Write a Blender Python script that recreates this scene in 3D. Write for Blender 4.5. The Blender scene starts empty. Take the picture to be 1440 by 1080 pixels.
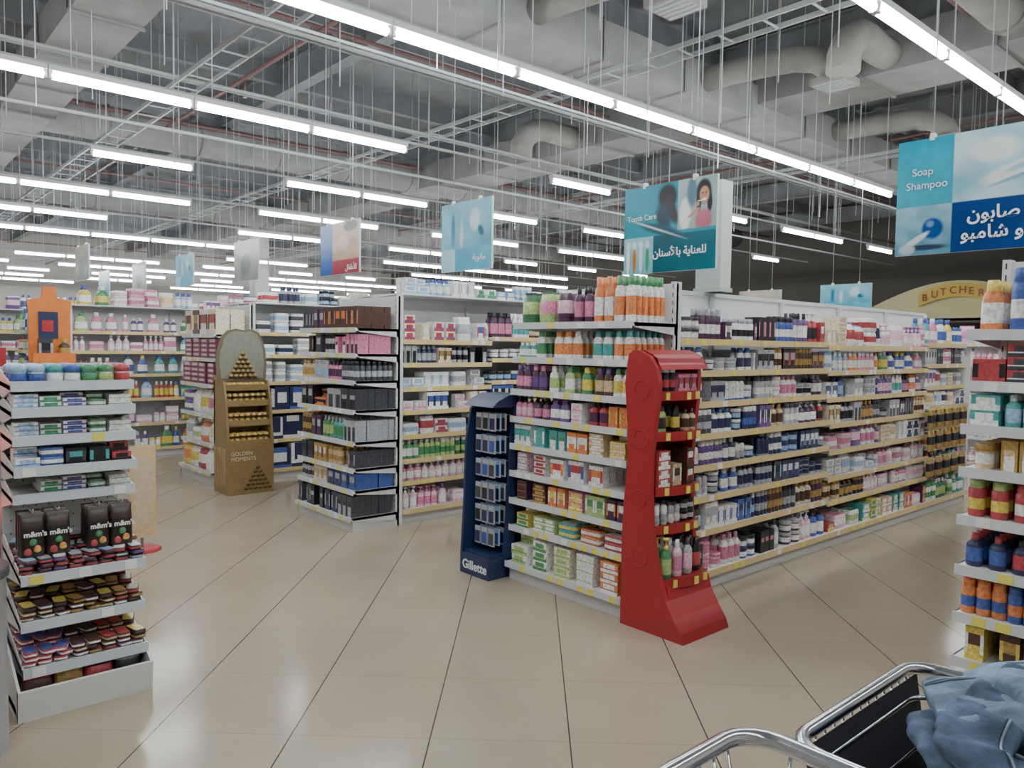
import bpy, math, random
import numpy as np
from mathutils import Vector, Matrix, noise
R=random.Random(7)
scene=bpy.context.scene
scene.view_settings.view_transform='AgX'
scene.view_settings.look='None'
scene.view_settings.exposure=0.55
scene.view_settings.gamma=1.14
# ---------------------------------------------------------------- materials
def newmat(name):
    m=bpy.data.materials.new(name); m.use_nodes=True
    nt=m.node_tree; b=nt.nodes['Principled BSDF']
    return m,nt,b
def attr_mat(name,rough=.4,metal=0,var=0,scale=60,spec=.5,sat=0):
    m,nt,b=newmat(name)
    a=nt.nodes.new('ShaderNodeAttribute'); a.attribute_name='Col'
    b.inputs['Roughness'].default_value=rough; b.inputs['Metallic'].default_value=metal
    b.inputs['Specular IOR Level'].default_value=spec
    src=a.outputs['Color']
    if sat>0:
        f=nt.nodes.new('ShaderNodeHueSaturation'); f.inputs['Saturation'].default_value=sat
        nt.links.new(src,f.inputs['Color']); src=f.outputs['Color']
    if var>0:
        tc=nt.nodes.new('ShaderNodeTexCoord'); n=nt.nodes.new('ShaderNodeTexNoise')
        n.inputs['Scale'].default_value=scale; n.inputs['Detail'].default_value=3
        nt.links.new(tc.outputs['Object'],n.inputs['Vector'])
        mr=nt.nodes.new('ShaderNodeMapRange'); mr.inputs[1].default_value=.3; mr.inputs[2].default_value=.7
        mr.inputs[3].default_value=1-var; mr.inputs[4].default_value=1+var
        nt.links.new(n.outputs['Fac'],mr.inputs[0])
        mx=nt.nodes.new('ShaderNodeVectorMath'); mx.operation='SCALE'
        nt.links.new(src,mx.inputs[0]); nt.links.new(mr.outputs[0],mx.inputs['Scale'])
        nt.links.new(mx.outputs[0],b.inputs['Base Color'])
    else: nt.links.new(src,b.inputs['Base Color'])
    return m
M_STEEL=attr_mat('powder_coated_steel',.38)
M_PROD=attr_mat('printed_packaging',.3,var=.3,scale=70,sat=.93)
M_CARD=attr_mat('printed_card',.45,var=.1,scale=25)
M_GLOSS=attr_mat('glossy_print',.22,var=.12,scale=6,spec=.25,sat=1.1)
M_MATTE=attr_mat('matte_paint',.8,var=.12,scale=3)
M_CHROME=attr_mat('chrome_metal',.18,metal=1)
def emat(name,col,s):
    m,nt,b=newmat(name)
    b.inputs['Emission Color'].default_value=(*col,1); b.inputs['Emission Strength'].default_value=s
    b.inputs['Base Color'].default_value=(.9,.9,.9,1)
    return m
M_TUBE=emat('fluorescent_tube_glow',(.94,.98,1.0),27)
M_REDGLOW=emat('red_backlight',(1,.12,.06),1.6)

# ---------------------------------------------------------------- mesh builder
class MB:
    def __init__(s): s.V=[];s.F=[];s.C=[];s.M=[];s.S=[];s.n=0
    def raw(s,verts,faces,cols,mats=0,smooth=False):
        o=s.n; s.V.append(np.asarray(verts,dtype=float)); s.n+=len(verts)
        for i,f in enumerate(faces):
            s.F.append([o+k for k in f])
            s.C.append(cols[i] if isinstance(cols,list) else cols)
            s.M.append(mats); s.S.append(smooth[i] if isinstance(smooth,list) else smooth)
    def box(s,x0,x1,y0,y1,z0,z1,c,m=0):
        v=[(x0,y0,z0),(x1,y0,z0),(x1,y1,z0),(x0,y1,z0),(x0,y0,z1),(x1,y0,z1),(x1,y1,z1),(x0,y1,z1)]
        s.raw(v,BF,c,m)
    def inst(s,T,pos,X,Y,sc,cols,m=0):
        v=T['v']*np.array(sc)
        X=np.array([X[0],X[1],0.]);Y=np.array([Y[0],Y[1],0.])
        w=v[:,0:1]*X+v[:,1:2]*Y+v[:,2:3]*np.array([0,0,1.])+np.array(pos)
        s.raw(w,T['f'],[cols[k] for k in T['s']],m,T['sm'])
    def tube(s,pts,r,c,n=8,m=0,closed=False):
        P=[Vector(p) for p in pts]; N=len(P); V=[];F=[]
        up=None
        for i,p in enumerate(P):
            if closed: t=(P[(i+1)%N]-P[i-1])
            else: t=(P[min(i+1,N-1)]-P[max(i-1,0)])
            t.normalize()
            if up is None:
                a=Vector((0,0,1)) if abs(t.z)<.9 else Vector((1,0,0))
                up=(a-t*a.dot(t)).normalized()
            else:
                q=(up-t*up.dot(t)); up=q.normalized() if q.length>1e-5 else up
            sd=t.cross(up)
            for k in range(n):
                an=2*math.pi*k/n; V.append(tuple(p+(up*math.cos(an)+sd*math.sin(an))*r))
        segs=N if closed else N-1
        for i in range(segs):
            for k in range(n):
                a=i*n+k;b=i*n+(k+1)%n;c2=((i+1)%N)*n+(k+1)%n;d=((i+1)%N)*n+k
                F.append((a,b,c2,d))
        sm=[True]*len(F)
        if not closed:
            F.append(tuple(range(n))[::-1]); F.append(tuple((N-1)*n+k for k in range(n))); sm+=[False,False]
        s.raw(V,F,c,m,sm)
    def extr(s,prof,axis,a0,a1,c,m=0,side=None):
        n=len(prof);V=[]
        for a in (a0,a1):
            for p,z in prof: V.append((a,p,z) if axis=='x' else (p,a,z))
        F=[tuple(range(n)),tuple(range(2*n-1,n-1,-1))]
        for i in range(n): j=(i+1)%n; F.append((i,n+i,n+j,j))
        s.raw(V,F,[side or c]*2+[c]*n,m)
    def done(s,name,mats,parent=None):
        me=bpy.data.meshes.new(name)
        V=np.concatenate(s.V) if s.V else np.zeros((0,3))
        me.from_pydata(V.tolist(),[],s.F)
        if not isinstance(mats,(list,tuple)): mats=[mats]
        for mm in mats: me.materials.append(mm)
        me.polygons.foreach_set('material_index',s.M)
        me.polygons.foreach_set('use_smooth',s.S)
        cnt=[len(f) for f in s.F]
        C=np.ones((len(s.F),4)); C[:,:3]=np.array([c[:3] for c in s.C])
        L=np.repeat(C,cnt,axis=0)
        at=me.color_attributes.new('Col','FLOAT_COLOR','CORNER')
        at.data.foreach_set('color',L.ravel())
        me.update()
        ob=bpy.data.objects.new(name,me); scene.collection.objects.link(ob)
        if parent: ob.parent=parent
        return ob
BF=[(0,3,2,1),(4,5,6,7),(0,1,5,4),(1,2,6,5),(2,3,7,6),(3,0,4,7)]
def empty(name,parent=None):
    e=bpy.data.objects.new(name,None); scene.collection.objects.link(e); e.empty_display_size=.1
    if parent: e.parent=parent
    return e
def text(body,loc,size,col,parent,rot=(math.pi/2,0,-math.pi/2),name='lettering',align='LEFT',shear=0,bold=0):
    cu=bpy.data.curves.new(name,'FONT'); cu.body=body; cu.size=size; cu.align_x=align; cu.extrude=.001; cu.shear=shear; cu.offset=bold
    m,nt,b=newmat(name+'_ink'); b.inputs['Base Color'].default_value=(*col,1); b.inputs['Roughness'].default_value=.4
    cu.materials.append(m)
    o=bpy.data.objects.new(name,cu); scene.collection.objects.link(o); o.location=loc; o.rotation_euler=rot
    if parent:o.parent=parent
    return o
# ---------------------------------------------------------------- product templates (unit: w=1,d=1,h=1, front = -y)
def lathe(prof,n=10):
    V=[];F=[];S=[];sm=[]
    for r,z,_ in prof:
        for k in range(n):
            a=2*math.pi*(k+.5)/n; V.append((r*math.cos(a),r*math.sin(a),z))
    for i in range(len(prof)-1):
        for k in range(n):
            F.append((i*n+k,i*n+(k+1)%n,(i+1)*n+(k+1)%n,(i+1)*n+k)); S.append(prof[i][2]); sm.append(True)
    F.append(tuple((len(prof)-1)*n+k for k in range(n))); S.append(prof[-1][2]); sm.append(False)
    return dict(v=np.array(V),f=F,s=S,sm=sm)
T={}
T['bottle']=lathe([(.44,0,0),(.5,.04,0),(.5,.16,1),(.5,.58,0),(.47,.68,0),(.3,.77,0),(.2,.80,2),(.22,.81,2),(.2,1,2)])
T['pump']=lathe([(.44,0,0),(.5,.03,0),(.5,.12,1),(.48,.5,0),(.4,.66,0),(.2,.72,2),(.24,.73,2),(.2,.8,2),(.08,.81,2),(.08,.93,2),(.28,.94,2),(.26,1,2)])
T['can']=lathe([(.47,0,0),(.5,.02,0),(.5,.2,1),(.5,.5,0),(.5,.74,0),(.42,.78,2),(.44,.79,2),(.42,.98,2),(.36,1,2)])
T['jar']=lathe([(.46,0,0),(.5,.06,0),(.5,.2,1),(.5,.62,0),(.5,.7,2),(.53,.71,2),(.53,.97,2),(.48,1,2)])
T['roll']=lathe([(.36,0,0),(.46,.1,1),(.46,.35,1),(.36,.52,2),(.42,.6,2),(.42,.85,2),(.3,.98,2),(.15,1,2)])
def boxT(rows):
    V=[];F=[];S=[]
    zs=[0]+[r[0] for r in rows]
    xs=[-.5,-.32,.32,.5]
    idx={}
    for j,z in enumerate(zs):
        for i,x in enumerate(xs):
            idx[i,j]=len(V); V.append((x,-.5,z))
    for j in range(len(rows)):
        for i in range(3):
            F.append((idx[i,j],idx[i+1,j],idx[i+1,j+1],idx[i,j+1])); S.append(rows[j][1] if i!=1 else rows[j][2])
    b=len(V); V+=[(-.5,.5,0),(.5,.5,0),(.5,.5,1),(-.5,.5,1),(-.5,-.5,0),(.5,-.5,0),(.5,-.5,1),(-.5,-.5,1)]
    F+=[(b+1,b,b+3,b+2),(b,b+4,b+7,b+3),(b+5,b+1,b+2,b+6),(b+7,b+6,b+2,b+3)]; S+=[0,0,0,0]
    return dict(v=np.array(V),f=F,s=S,sm=[False]*len(F))
T['box']=boxT([(.2,0,0),(.45,1,0),(.8,1,2),(1,0,0)])
T['box2']=boxT([(.3,1,1),(.4,2,2),(.85,0,1),(1,0,0)])
T['box3']=boxT([(.5,0,2),(.7,0,1),(1,0,0)])
T['big']=boxT([(.15,1,1),(.3,0,0),(.75,0,2),(1,0,1)])
T['dots']=boxT([(.12,0,0),(.24,1,2),(.36,0,0),(.48,1,2),(.6,0,0),(.72,1,2),(.84,0,0),(1,1,2)])
def loftT(secs,n=10,sq=.6):
    V=[];F=[];S=[]
    for z,a,b,_ in secs:
        for k in range(n):
            t=2*math.pi*(k+.5)/n; c,s_=math.cos(t),math.sin(t)
            V.append((a*math.copysign(abs(c)**sq,c),b*math.copysign(abs(s_)**sq,s_),z))
    for i in range(len(secs)-1):
        for k in range(n):
            F.append((i*n+k,i*n+(k+1)%n,(i+1)*n+(k+1)%n,(i+1)*n+k)); S.append(secs[i][3])
    F.append(tuple((len(secs)-1)*n+k for k in range(n))); S.append(secs[-1][3])
    return dict(v=np.array(V),f=F,s=S,sm=[True]*(len(F)-1)+[False])
T['oval']=loftT([(0,.44,.3,0),(.03,.5,.34,0),(.15,.5,.34,1),(.55,.48,.33,0),(.7,.42,.3,0),(.78,.26,.22,2),(.8,.28,.24,2),(.99,.25,.22,2)])
T['tube']=loftT([(0,.34,.34,2),(.2,.36,.34,2),(.21,.42,.38,0),(.4,.46,.3,1),(.8,.49,.14,0),(.96,.5,.05,0),(1,.5,.05,0)])
T['bag']=loftT([(0,.46,.3,0),(.08,.5,.46,0),(.3,.5,.5,1),(.7,.49,.42,0),(.9,.48,.14,0),(.93,.5,.04,2),(1,.5,.04,2)],12)
T['pack']=loftT([(0,.46,.42,0),(.12,.5,.48,0),(.3,.5,.5,1),(.7,.5,.5,0),(.9,.49,.47,0),(1,.44,.42,2)],12,.35)
T['deterg']=loftT([(0,.47,.4,0),(.04,.5,.42,0),(.15,.5,.42,1),(.5,.47,.4,0),(.62,.42,.34,0),(.72,.3,.26,0),(.8,.17,.17,2),(.82,.2,.2,2),(1,.19,.19,2)])
def h(s):
    s=s.lstrip('#'); c=[int(s[i:i+2],16)/255 for i in (0,2,4)]
    return tuple((x/12.92 if x<=.04045 else ((x+.055)/1.055)**2.4) for x in c)
W=h('eeeeec');OR=h('e07c38');GR=h('44905a');LG=h('aac676');PU=h('644488');PK=h('d67a9e');LP=h('e8bccc');BL=h('3454a8');DB=h('222a54');LB=h('98bcdc')
TE=h('44a2a0');RE=h('b82c34');YE=h('e2c64c');BK=h('1e1e24');DG=h('40424a');BE=h('d0b68c');BR=h('4e3024');SV=h('acb0b6');DP=h('50284c');GO=h('b48c40');CR=h('e6dabc')
def shade(c,f): return tuple(min(1,x*f) for x in c)
PAL={
 'sham':[(W,OR,OR),(W,GR,GR),(PU,LP,W),(LG,W,GR),(W,TE,W),(PK,W,W),(OR,W,W),(YE,W,GR),(W,BL,BL),(DP,PK,BK),(BR,BE,BE),(LB,W,W),(RE,W,W)],
 'cosm':[(BK,PK,BK),(DP,W,SV),(DG,SV,BK),(W,PK,PK),(LP,W,W),(BK,GO,GO),(LP,PU,W),(BE,BR,GO),(W,BK,SV),(PU,W,BK),(RE,BK,W),(BL,W,BK),(SV,W,DG)],
 'nivea':[(DB,W,W),(BL,W,W),(W,DB,BL),(DB,LB,W),(BL,LB,DB),(W,BL,W),(DG,LB,BK),(DB,BL,W),(SV,DB,DB),(W,SV,SV),(PU,W,W),(DB,SV,W),(DG,SV,W)],
 'soap':[(W,LG,GR),(OR,W,RE),(YE,GR,W),(W,RE,BL),(LP,W,PK),(TE,W,YE),(RE,YE,W),(BE,W,OR),(DP,OR,YE),(W,OR,LG)],
 'dark':[(DG,SV,BK),(BK,SV,SV),(DB,SV,SV),(BR,GO,GO),(SV,BK,BK),(BK,RE,SV),(DP,GO,GO),(DG,W,BK),(CR,BR,GO)],
 'dent':[(W,RE,BL),(W,BL,RE),(LB,W,BL),(W,GR,TE),(RE,W,W),(TE,W,W),(BL,W,RE),(W,LB,LB)],
 'green':[(GR,W,W),(LG,GR,W),(TE,W,GR),(GR,YE,LG),(W,GR,GR),(shade(GR,.6),LG,W)],
 'pink':[(PK,W,W),(LP,PK,PK),(W,PK,PK),(LP,W,PU),(W,LP,LP),(PU,LP,W),(LP,W,W)],
 'clean':[(YE,W,BL),(LB,W,BL),(PK,W,W),(LG,W,GR),(OR,W,RE),(PU,W,W),(BL,W,YE),(W,BL,BL),(TE,W,BL),(RE,YE,W),(GR,YE,W)],
 'white':[(W,LB,W),(W,DB,BL),(CR,BE,W),(W,SV,W),(W,LP,PK),(W,RE,BL)],
 'nap':[(W,SV,DB),(W,DG,W),(W,DB,LB),(W,LB,DB)],
 'navyb':[(DB,W,DB),(DB,DB,W),(W,DB,DB),(DB,BL,W)],
}
DIM={'bottle':(.06,.06,.19),'pump':(.07,.07,.2),'can':(.048,.048,.17),'jar':(.08,.08,.08),'roll':(.045,.045,.11),
 'box':(.07,.06,.14),'box2':(.10,.06,.07),'box3':(.055,.05,.16),'oval':(.075,.05,.2),'tube':(.06,.045,.16),'bag':(.14,.08,.2),'pack':(.16,.1,.11),'deterg':(.13,.09,.26),'big':(.24,.16,.26)}
FAM={'sham':['oval','bottle','oval','pump','tube'],'cosm':['box','bottle','box3','can','jar','pump'],'nivea':['can','oval','bottle','jar','roll','box'],
 'soap':['box2','pack','box2','box'],'dark':['box3','can','box','bottle'],'dent':['box2','box','tube','bottle'],'green':['bottle','oval','can'],'pink':['bottle','pack','pump','bag'],
 'clean':['deterg','oval','bottle','deterg'],'white':['pack','box','box2','bag'],'nap':['pack','pack'],'navyb':['big']}
def axes(face):
    return {'W':((0,-1),(1,0)),'S':((1,0),(0,1)),'N':((-1,0),(0,-1)),'E':((0,1),(-1,0))}[face]
def fill(mb,face,a0,a1,front,z,clear,depth,pal,skus=None,rows=2,rnd=None,frac=1.0):
    r=rnd or R; X,Y=axes(face)
    L=a1-a0; fam=pal if isinstance(pal,list) else [pal]
    if skus: plan=[(s,L/len(skus)) for s in skus]
    else:
        plan=[];acc=0
        while acc<L-.02:
            w=r.uniform(.12,.28); plan.append((None,min(w,L-acc))); acc+=w
    pos=0.0
    for s,w in plan:
        if s is None:
            p=r.choice(fam); t=r.choice(FAM[p]); cols=r.choice(PAL[p]); dim=list(DIM[t])
            f=r.uniform(.85,1.15); dim=[dim[0]*f,dim[1]*f,dim[2]*r.uniform(.85,1.2)]
        else:
            t,cols=s[0],s[1]; dim=list(DIM[t]) if len(s)<3 else list(s[2])
        dim[2]=min(dim[2],clear*.93)
        dim[1]=min(dim[1],depth*.9)
        stack=1
        if t in('box2','pack','box','jar','big','dots'): stack=max(1,min(5,int(clear*.92/dim[2])))
        if t in('jar',): stack=min(stack,2)
        n=max(1,int(w/(dim[0]*1.02))); st=w/n
        wd=min(dim[0]*1.12,st*.97)
        kr=max(1,min(rows,int((depth-.03)/(dim[1]*1.05))))
        for i in range(n):
            if r.random()<.03: continue
            x=pos+(i+.5)*st
            sh=r.uniform(.88,1.08); cc=[shade(c,sh) for c in cols]
            for k in range(kr):
                dd=.02+dim[1]*.5+k*dim[1]*1.05+r.uniform(0,.008)
                al=(a1-x) if X[0]+X[1]<0 else (a0+x)
                if X[0]!=0: px,py=al,front+Y[1]*dd
                else: px,py=front+Y[0]*dd,al
                js=stack if r.random()<.85 else max(1,stack-1)
                for q in range(js):
                    an=r.uniform(-.06,.06); c_,s_=math.cos(an),math.sin(an)
                    X2=(X[0]*c_+Y[0]*s_,X[1]*c_+Y[1]*s_); Y2=(-X[0]*s_+Y[0]*c_,-X[1]*s_+Y[1]*c_)
                    mb.inst(T[t],(px,py,z+.001+q*dim[2]*1.005),X2,Y2,(wd,dim[1],dim[2]),cc)
        pos+=w
WH=h('dfe0e0'); STRIP=h('dcc490'); TAG=h('e8dc6c'); WSTRIP=h('d2d6d8')
def shelf(mb,face,a0,a1,front,back,z,strip,tags=.5,lip=.035,r=R):
    d=1 if back>front else -1
    f2=front-d*.006
    def B(f0,f1,z0,z1,b0,b1,c):
        f0,f1=min(f0,f1),max(f0,f1)
        if face in 'WE': mb.box(f0,f1,b0,b1,z0,z1,c)
        else: mb.box(b0,b1,f0,f1,z0,z1,c)
    B(front,back,z-.022,z,a0,a1,WH)
    B(f2,front,z-lip,z+.006,a0,a1,strip)
    x=a0+.03
    while x<a1-.06:
        if r.random()<tags:
            B(f2-d*.002,f2,z-lip+.002,z+.002,x,x+.05,TAG if r.random()<.6 else W)
        x+=.085
def endcap(mb,pm,u_front,u_back,v0,v1,levels,H,pal,specs=None,strip=WSTRIP,clip=1.0,rows=7,tags=.4):
    mb.box(u_back-.02,u_back,v0,v1,.0,H,WH)
    for vv in (v0,v1-.03): mb.box(u_back-.035,u_back+.03,vv,vv+.03,0,H+.01,WH)
    for k in range(int(H/.05)):
        for vv in (v0+.012,v1-.018): mb.box(u_back-.0365,u_back-.035,vv,vv+.006,.05+k*.05,.075+k*.05,DG)
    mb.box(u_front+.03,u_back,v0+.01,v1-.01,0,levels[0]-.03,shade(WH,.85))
    for i,z in enumerate(levels):
        fr=u_front+(0.0 if i==0 else .03+ (.0 if i<len(levels)-2 else .02))
        shelf(mb,'W',v0,v1,fr,u_back-.02,z,strip,tags)
        for vv in (v0,v1-.006):
            mb.extr([(fr+.01,z),(u_back-.02,z),(u_back-.02,z-.07),(fr+.03,z-.03)],'y',vv,vv+.006,shade(WH,.9))
        clear=(levels[i+1]-z-.035) if i<len(levels)-1 else .30
        sk=specs[i] if specs and i<len(specs) else None
        fill(pm,'W',v0+.012,v1-.012,fr,z,clear,u_back-fr-.03,pal[i%len(pal)] if isinstance(pal,list) else pal,sk,rows)
def longface(mb,pm,face,u0,u1,vf,vb,bays,pal,H,strip=STRIP,rows=2,tags=.2,coarse=False):
    d=1 if vb>vf else -1
    bw=(u1-u0)/bays
    for b in range(bays):
        a0,a1=u0+b*bw,u0+(b+1)*bw
        rb=random.Random(int(vf*100)*31+b)
        lv=rb.choice([[.12,.42,.63,.83,1.02,1.21,1.42,1.62],[.12,.38,.6,.8,1.0,1.2,1.4,1.6],[.12,.36,.55,.76,.97,1.17,1.38,1.58]])
        if coarse: lv=[.12,.45,.78,1.1,1.4,1.65]
        for x in ((a0,) if b<bays-1 else (a0,a1-.03)):
            mb.box(x,x+.03,min(vb,vb-d*.03),max(vb,vb-d*.03),0,H,WH)
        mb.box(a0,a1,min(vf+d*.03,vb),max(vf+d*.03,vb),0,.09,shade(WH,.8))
        pb=pal[b%len(pal)]
        for i,z in enumerate(lv):
            fr=vf if i==0 else vf+d*(.03+(.03 if i>4 else 0))
            shelf(mb,face,a0+.002,a1-.002,fr,vb-d*.02,z,strip,tags,r=rb)
            clear=(lv[i+1]-z-.035) if i<len(lv)-1 else .26
            p=pb[(i)%len(pb)] if isinstance(pb,list) else pb
            fill(pm,face,a0+.015,a1-.015,fr,z,clear,abs(vb-fr)-.04,p,None,rows,rb)
def gondola(v0,u0,u1,H,ec_levels,ec_pal,pals,specs=None,bays=5,top=None,rowsS=2,coarse=False,backfill=True,erows=7):
    root=empty('supermarket_gondola_shelf')
    mb=MB(); pm=MB(); v1=v0+1.0; vc=(v0+v1)/2
    ub=u0+.47
    endcap(mb,pm,u0,ub,v0,v1,ec_levels,H,ec_pal,specs,rows=erows)
    mb.box(ub+.03,u1,vc-.015,vc+.015,0,H,WH)
    mb.box(u1-.03,u1,v0+.02,v1-.02,0,1.5,WH)
    mb.box(ub+.03,u1,vc-.025,vc+.025,H-.01,H+.02,WSTRIP)
    longface(mb,pm,'S',ub+.035,u1-.035,v0,vc-.02,bays,pals,H,rows=rowsS,coarse=coarse)
    if backfill: longface(mb,pm,'N',ub+.035,u1-.035,v1,vc+.02,bays,pals,H,rows=1,coarse=True)
    if top: top(mb,pm,u0,u1,v0,v1,H)
    mb.done('frame',M_STEEL,root); pm.done('shelved_goods',M_PROD,root)
    return root
# ---------------------------------------------------------------- room
U0,U1,V0,V1,CH=-4,24,-4,38,6.0
def simple_plane(name,verts,mat):
    me=bpy.data.meshes.new(name); me.from_pydata(verts,[],[(0,1,2,3)]); me.materials.append(mat)
    o=bpy.data.objects.new(name,me); scene.collection.objects.link(o); return o
m,nt,b=newmat('polished_beige_tile'); N=nt.nodes;Lk=nt.links
tc=N.new('ShaderNodeTexCoord'); mp=N.new('ShaderNodeMapping'); mp.vector_type='POINT'
ang=math.radians(47.4)
mp.inputs['Rotation'].default_value=(0,0,-ang)
Lk.new(tc.outputs['Object'],mp.inputs['Vector'])
sx=N.new('ShaderNodeSeparateXYZ'); Lk.new(mp.outputs[0],sx.inputs[0])
def mth(op,a,b2=None,c=None):
    n=N.new('ShaderNodeMath'); n.operation=op
    for i,x in enumerate((a,b2,c)):
        if x is None: continue
        if isinstance(x,(int,float)): n.inputs[i].default_value=x
        else: Lk.new(x,n.inputs[i])
    return n.outputs[0]
TS=.55
def line(coord,off,wd):
    t=mth('DIVIDE',mth('SUBTRACT',coord,off),TS)
    fr=mth('ABSOLUTE',mth('SUBTRACT',mth('FRACT',mth('ADD',t,100.5)),.5))
    return mth('LESS_THAN',fr,wd/TS)
g1=line(sx.outputs[1],-.18,.0028); g2=line(sx.outputs[0],4.59,.0016)
ns=N.new('ShaderNodeTexNoise'); ns.inputs['Scale'].default_value=1.2; ns.inputs['Detail'].default_value=6; Lk.new(tc.outputs['Object'],ns.inputs['Vector'])
ns2=N.new('ShaderNodeTexNoise'); ns2.inputs['Scale'].default_value=90; ns2.inputs['Detail'].default_value=2; Lk.new(tc.outputs['Object'],ns2.inputs['Vector'])
cr=N.new('ShaderNodeValToRGB'); cr.color_ramp.elements[0].color=(*h('a59884'),1); cr.color_ramp.elements[1].color=(*h('b3a692'),1)
cr.color_ramp.elements[0].position=.35; cr.color_ramp.elements[1].position=.65
Lk.new(mth('ADD',mth('MULTIPLY',ns.outputs['Fac'],.7),mth('MULTIPLY',ns2.outputs['Fac'],.3)),cr.inputs[0])
mx=N.new('ShaderNodeMix'); mx.data_type='RGBA'; Lk.new(g1,mx.inputs[0]); Lk.new(cr.outputs[0],mx.inputs[6]); mx.inputs[7].default_value=(*h('3a342e'),1)
mx2=N.new('ShaderNodeMix'); mx2.data_type='RGBA'; Lk.new(mth('MULTIPLY',g2,.5),mx2.inputs[0]); Lk.new(mx.outputs[2],mx2.inputs[6]); mx2.inputs[7].default_value=(*h('6a5f54'),1)
Lk.new(mx2.outputs[2],b.inputs['Base Color'])
Lk.new(mth('MULTIPLY_ADD',ns.outputs['Fac'],.06,.125),b.inputs['Roughness'])
bp=N.new('ShaderNodeBump'); bp.inputs['Strength'].default_value=.02; bp.inputs['Distance'].default_value=.02; Lk.new(ns.outputs['Fac'],bp.inputs['Height']); Lk.new(bp.outputs[0],b.inputs['Normal'])
simple_plane('floor',[(U0,V0,0),(U1,V0,0),(U1,V1,0),(U0,V1,0)],m)
def flatmat(name,col,rough=.8,nsc=2,var=.1):
    m,nt,b=newmat(name); n=nt.nodes.new('ShaderNodeTexNoise'); n.inputs['Scale'].default_value=nsc; n.inputs['Detail'].default_value=5
    tc=nt.nodes.new('ShaderNodeTexCoord'); nt.links.new(tc.outputs['Object'],n.inputs['Vector'])
    cr=nt.nodes.new('ShaderNodeValToRGB'); cr.color_ramp.elements[0].color=(*shade(col,1-var),1); cr.color_ramp.elements[1].color=(*shade(col,1+var),1)
    nt.links.new(n.outputs['Fac'],cr.inputs[0]); nt.links.new(cr.outputs[0],b.inputs['Base Color']); b.inputs['Roughness'].default_value=rough
    return m
MW=flatmat('painted_wall',h('aaa8a2')); MDK=flatmat('dark_wall',h('5a5652'))
mb=MB(); CG=h('8c8f93')
V=[];F=[]
xs=np.arange(U0,U1+.01,.35)
for i,x in enumerate(xs):
    z=CH+(.06 if i%2 else 0); V+= [(x,V0,z),(x,V1,z)]
for i in range(len(xs)-1): F.append((2*i,2*i+1,2*i+3,2*i+2))
mb.raw(V,F,CG); CEIL=mb.done('ceiling',M_MATTE)
simple_plane('wall_front',[(U0,V0,0),(U0,V0,CH+.1),(U1,V0,CH+.1),(U1,V0,0)],MW)
simple_plane('wall_left',[(U0,V0,0),(U0,V1,0),(U0,V1,CH+.1),(U0,V0,CH+.1)],MW)
simple_plane('wall_back',[(U0,V1,0),(U1,V1,0),(U1,V1,CH+.1),(U0,V1,CH+.1)],MW)
simple_plane('wall_right',[(U1,V0,0),(U1,V0,CH+.1),(U1,V1,CH+.1),(U1,V1,0)],MDK)
mb=MB(); mb.box(U1-.03,U1,V0,V1,0,.12,DG); mb.done('baseboard_right',M_STEEL)
mb=MB(); mb.box(U0,U1,V1-.03,V1,0,.12,DG); mb.done('baseboard_back',M_STEEL)
E0,E1,G0_,G1_=U0+.05,U1-.05,V0+.05,V1-.05
mb=MB(); SC=h('909396')
for u in np.arange(1,U1,4.5):
    mb.box(u-.1,u+.1,G0_,G1_,CH-.08,CH-.06,SC); mb.box(u-.1,u+.1,G0_,G1_,CH-.5,CH-.48,SC); mb.box(u-.015,u+.015,G0_,G1_,CH-.48,CH-.08,SC)
for v in np.arange(-1,V1,2.6):
    mb.box(E0,E1,v-.06,v+.06,CH-.32,CH-.30,SC); mb.box(E0,E1,v-.01,v+.01,CH-.30,CH,SC)
mb.done('ceiling_steel_beams',M_MATTE,CEIL)
def duct_rect(axis,c,a0,a1,z,w,hh,col):
    mb=MB()
    if axis=='u': mb.box(a0,a1,c-w/2,c+w/2,z,z+hh,col)
    else: mb.box(c-w/2,c+w/2,a0,a1,z,z+hh,col)
    a=a0
    while a<a1:
        if axis=='u': mb.box(a,a+.04,c-w/2-.025,c+w/2+.025,z-.025,z+hh+.025,shade(col,.85))
        else: mb.box(c-w/2-.025,c+w/2+.025,a,a+.04,z-.025,z+hh+.025,shade(col,.85))
        if axis=='u':
            for s in (-1,1): mb.box(a,a+.012,c+s*(w/2+.02)-.006,c+s*(w/2+.02)+.006,z,CH,SC)
        else:
            for s in (-1,1): mb.box(c+s*(w/2+.02)-.006,c+s*(w/2+.02)+.006,a,a+.012,z,CH,SC)
        a+=1.5
    return mb
DC=h('939492'); FX=h('9b9a95')
root=empty('air_duct',CEIL)
mb=duct_rect('u',6.4,3.5,22,4.75,.9,.45,DC)
for u in (5.5,8.5,12):
    mb.tube([(u,6.0,5.0),(u,5.6,5.0),(u+.05,5.2,5.0),(u+.1,4.8,4.98),(u+.16,4.55,4.92),(u+.19,4.4,4.8),(u+.2,4.35,4.65)],.15,FX,16)
    mb.box(u,u+.4,4.15,4.55,4.58,4.66,FX)
    for k in range(5): mb.box(u+.03+k*.075,u+.055+k*.075,4.18,4.52,4.57,4.585,SV)
mb.done('rectangular_trunk',M_MATTE,root)
duct_rect('v',2.2,6,34,4.9,.7,.4,shade(DC,.95)).done('cross_trunk',M_MATTE,root)
mb=duct_rect('v',10.2,-3,34,4.95,1.0,.5,DC)
for v in (1.2,4.2,9.5): mb.tube([(9.8,v,5.15),(9.4,v,5.15),(9.0,v-.05,5.14),(8.7,v-.1,5.08),(8.5,v-.1,4.95),(8.4,v-.1,4.8),(8.38,v-.1,4.6)],.18,FX,16)
mb.done('main_trunk',M_MATTE,root)
mb=MB()
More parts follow.
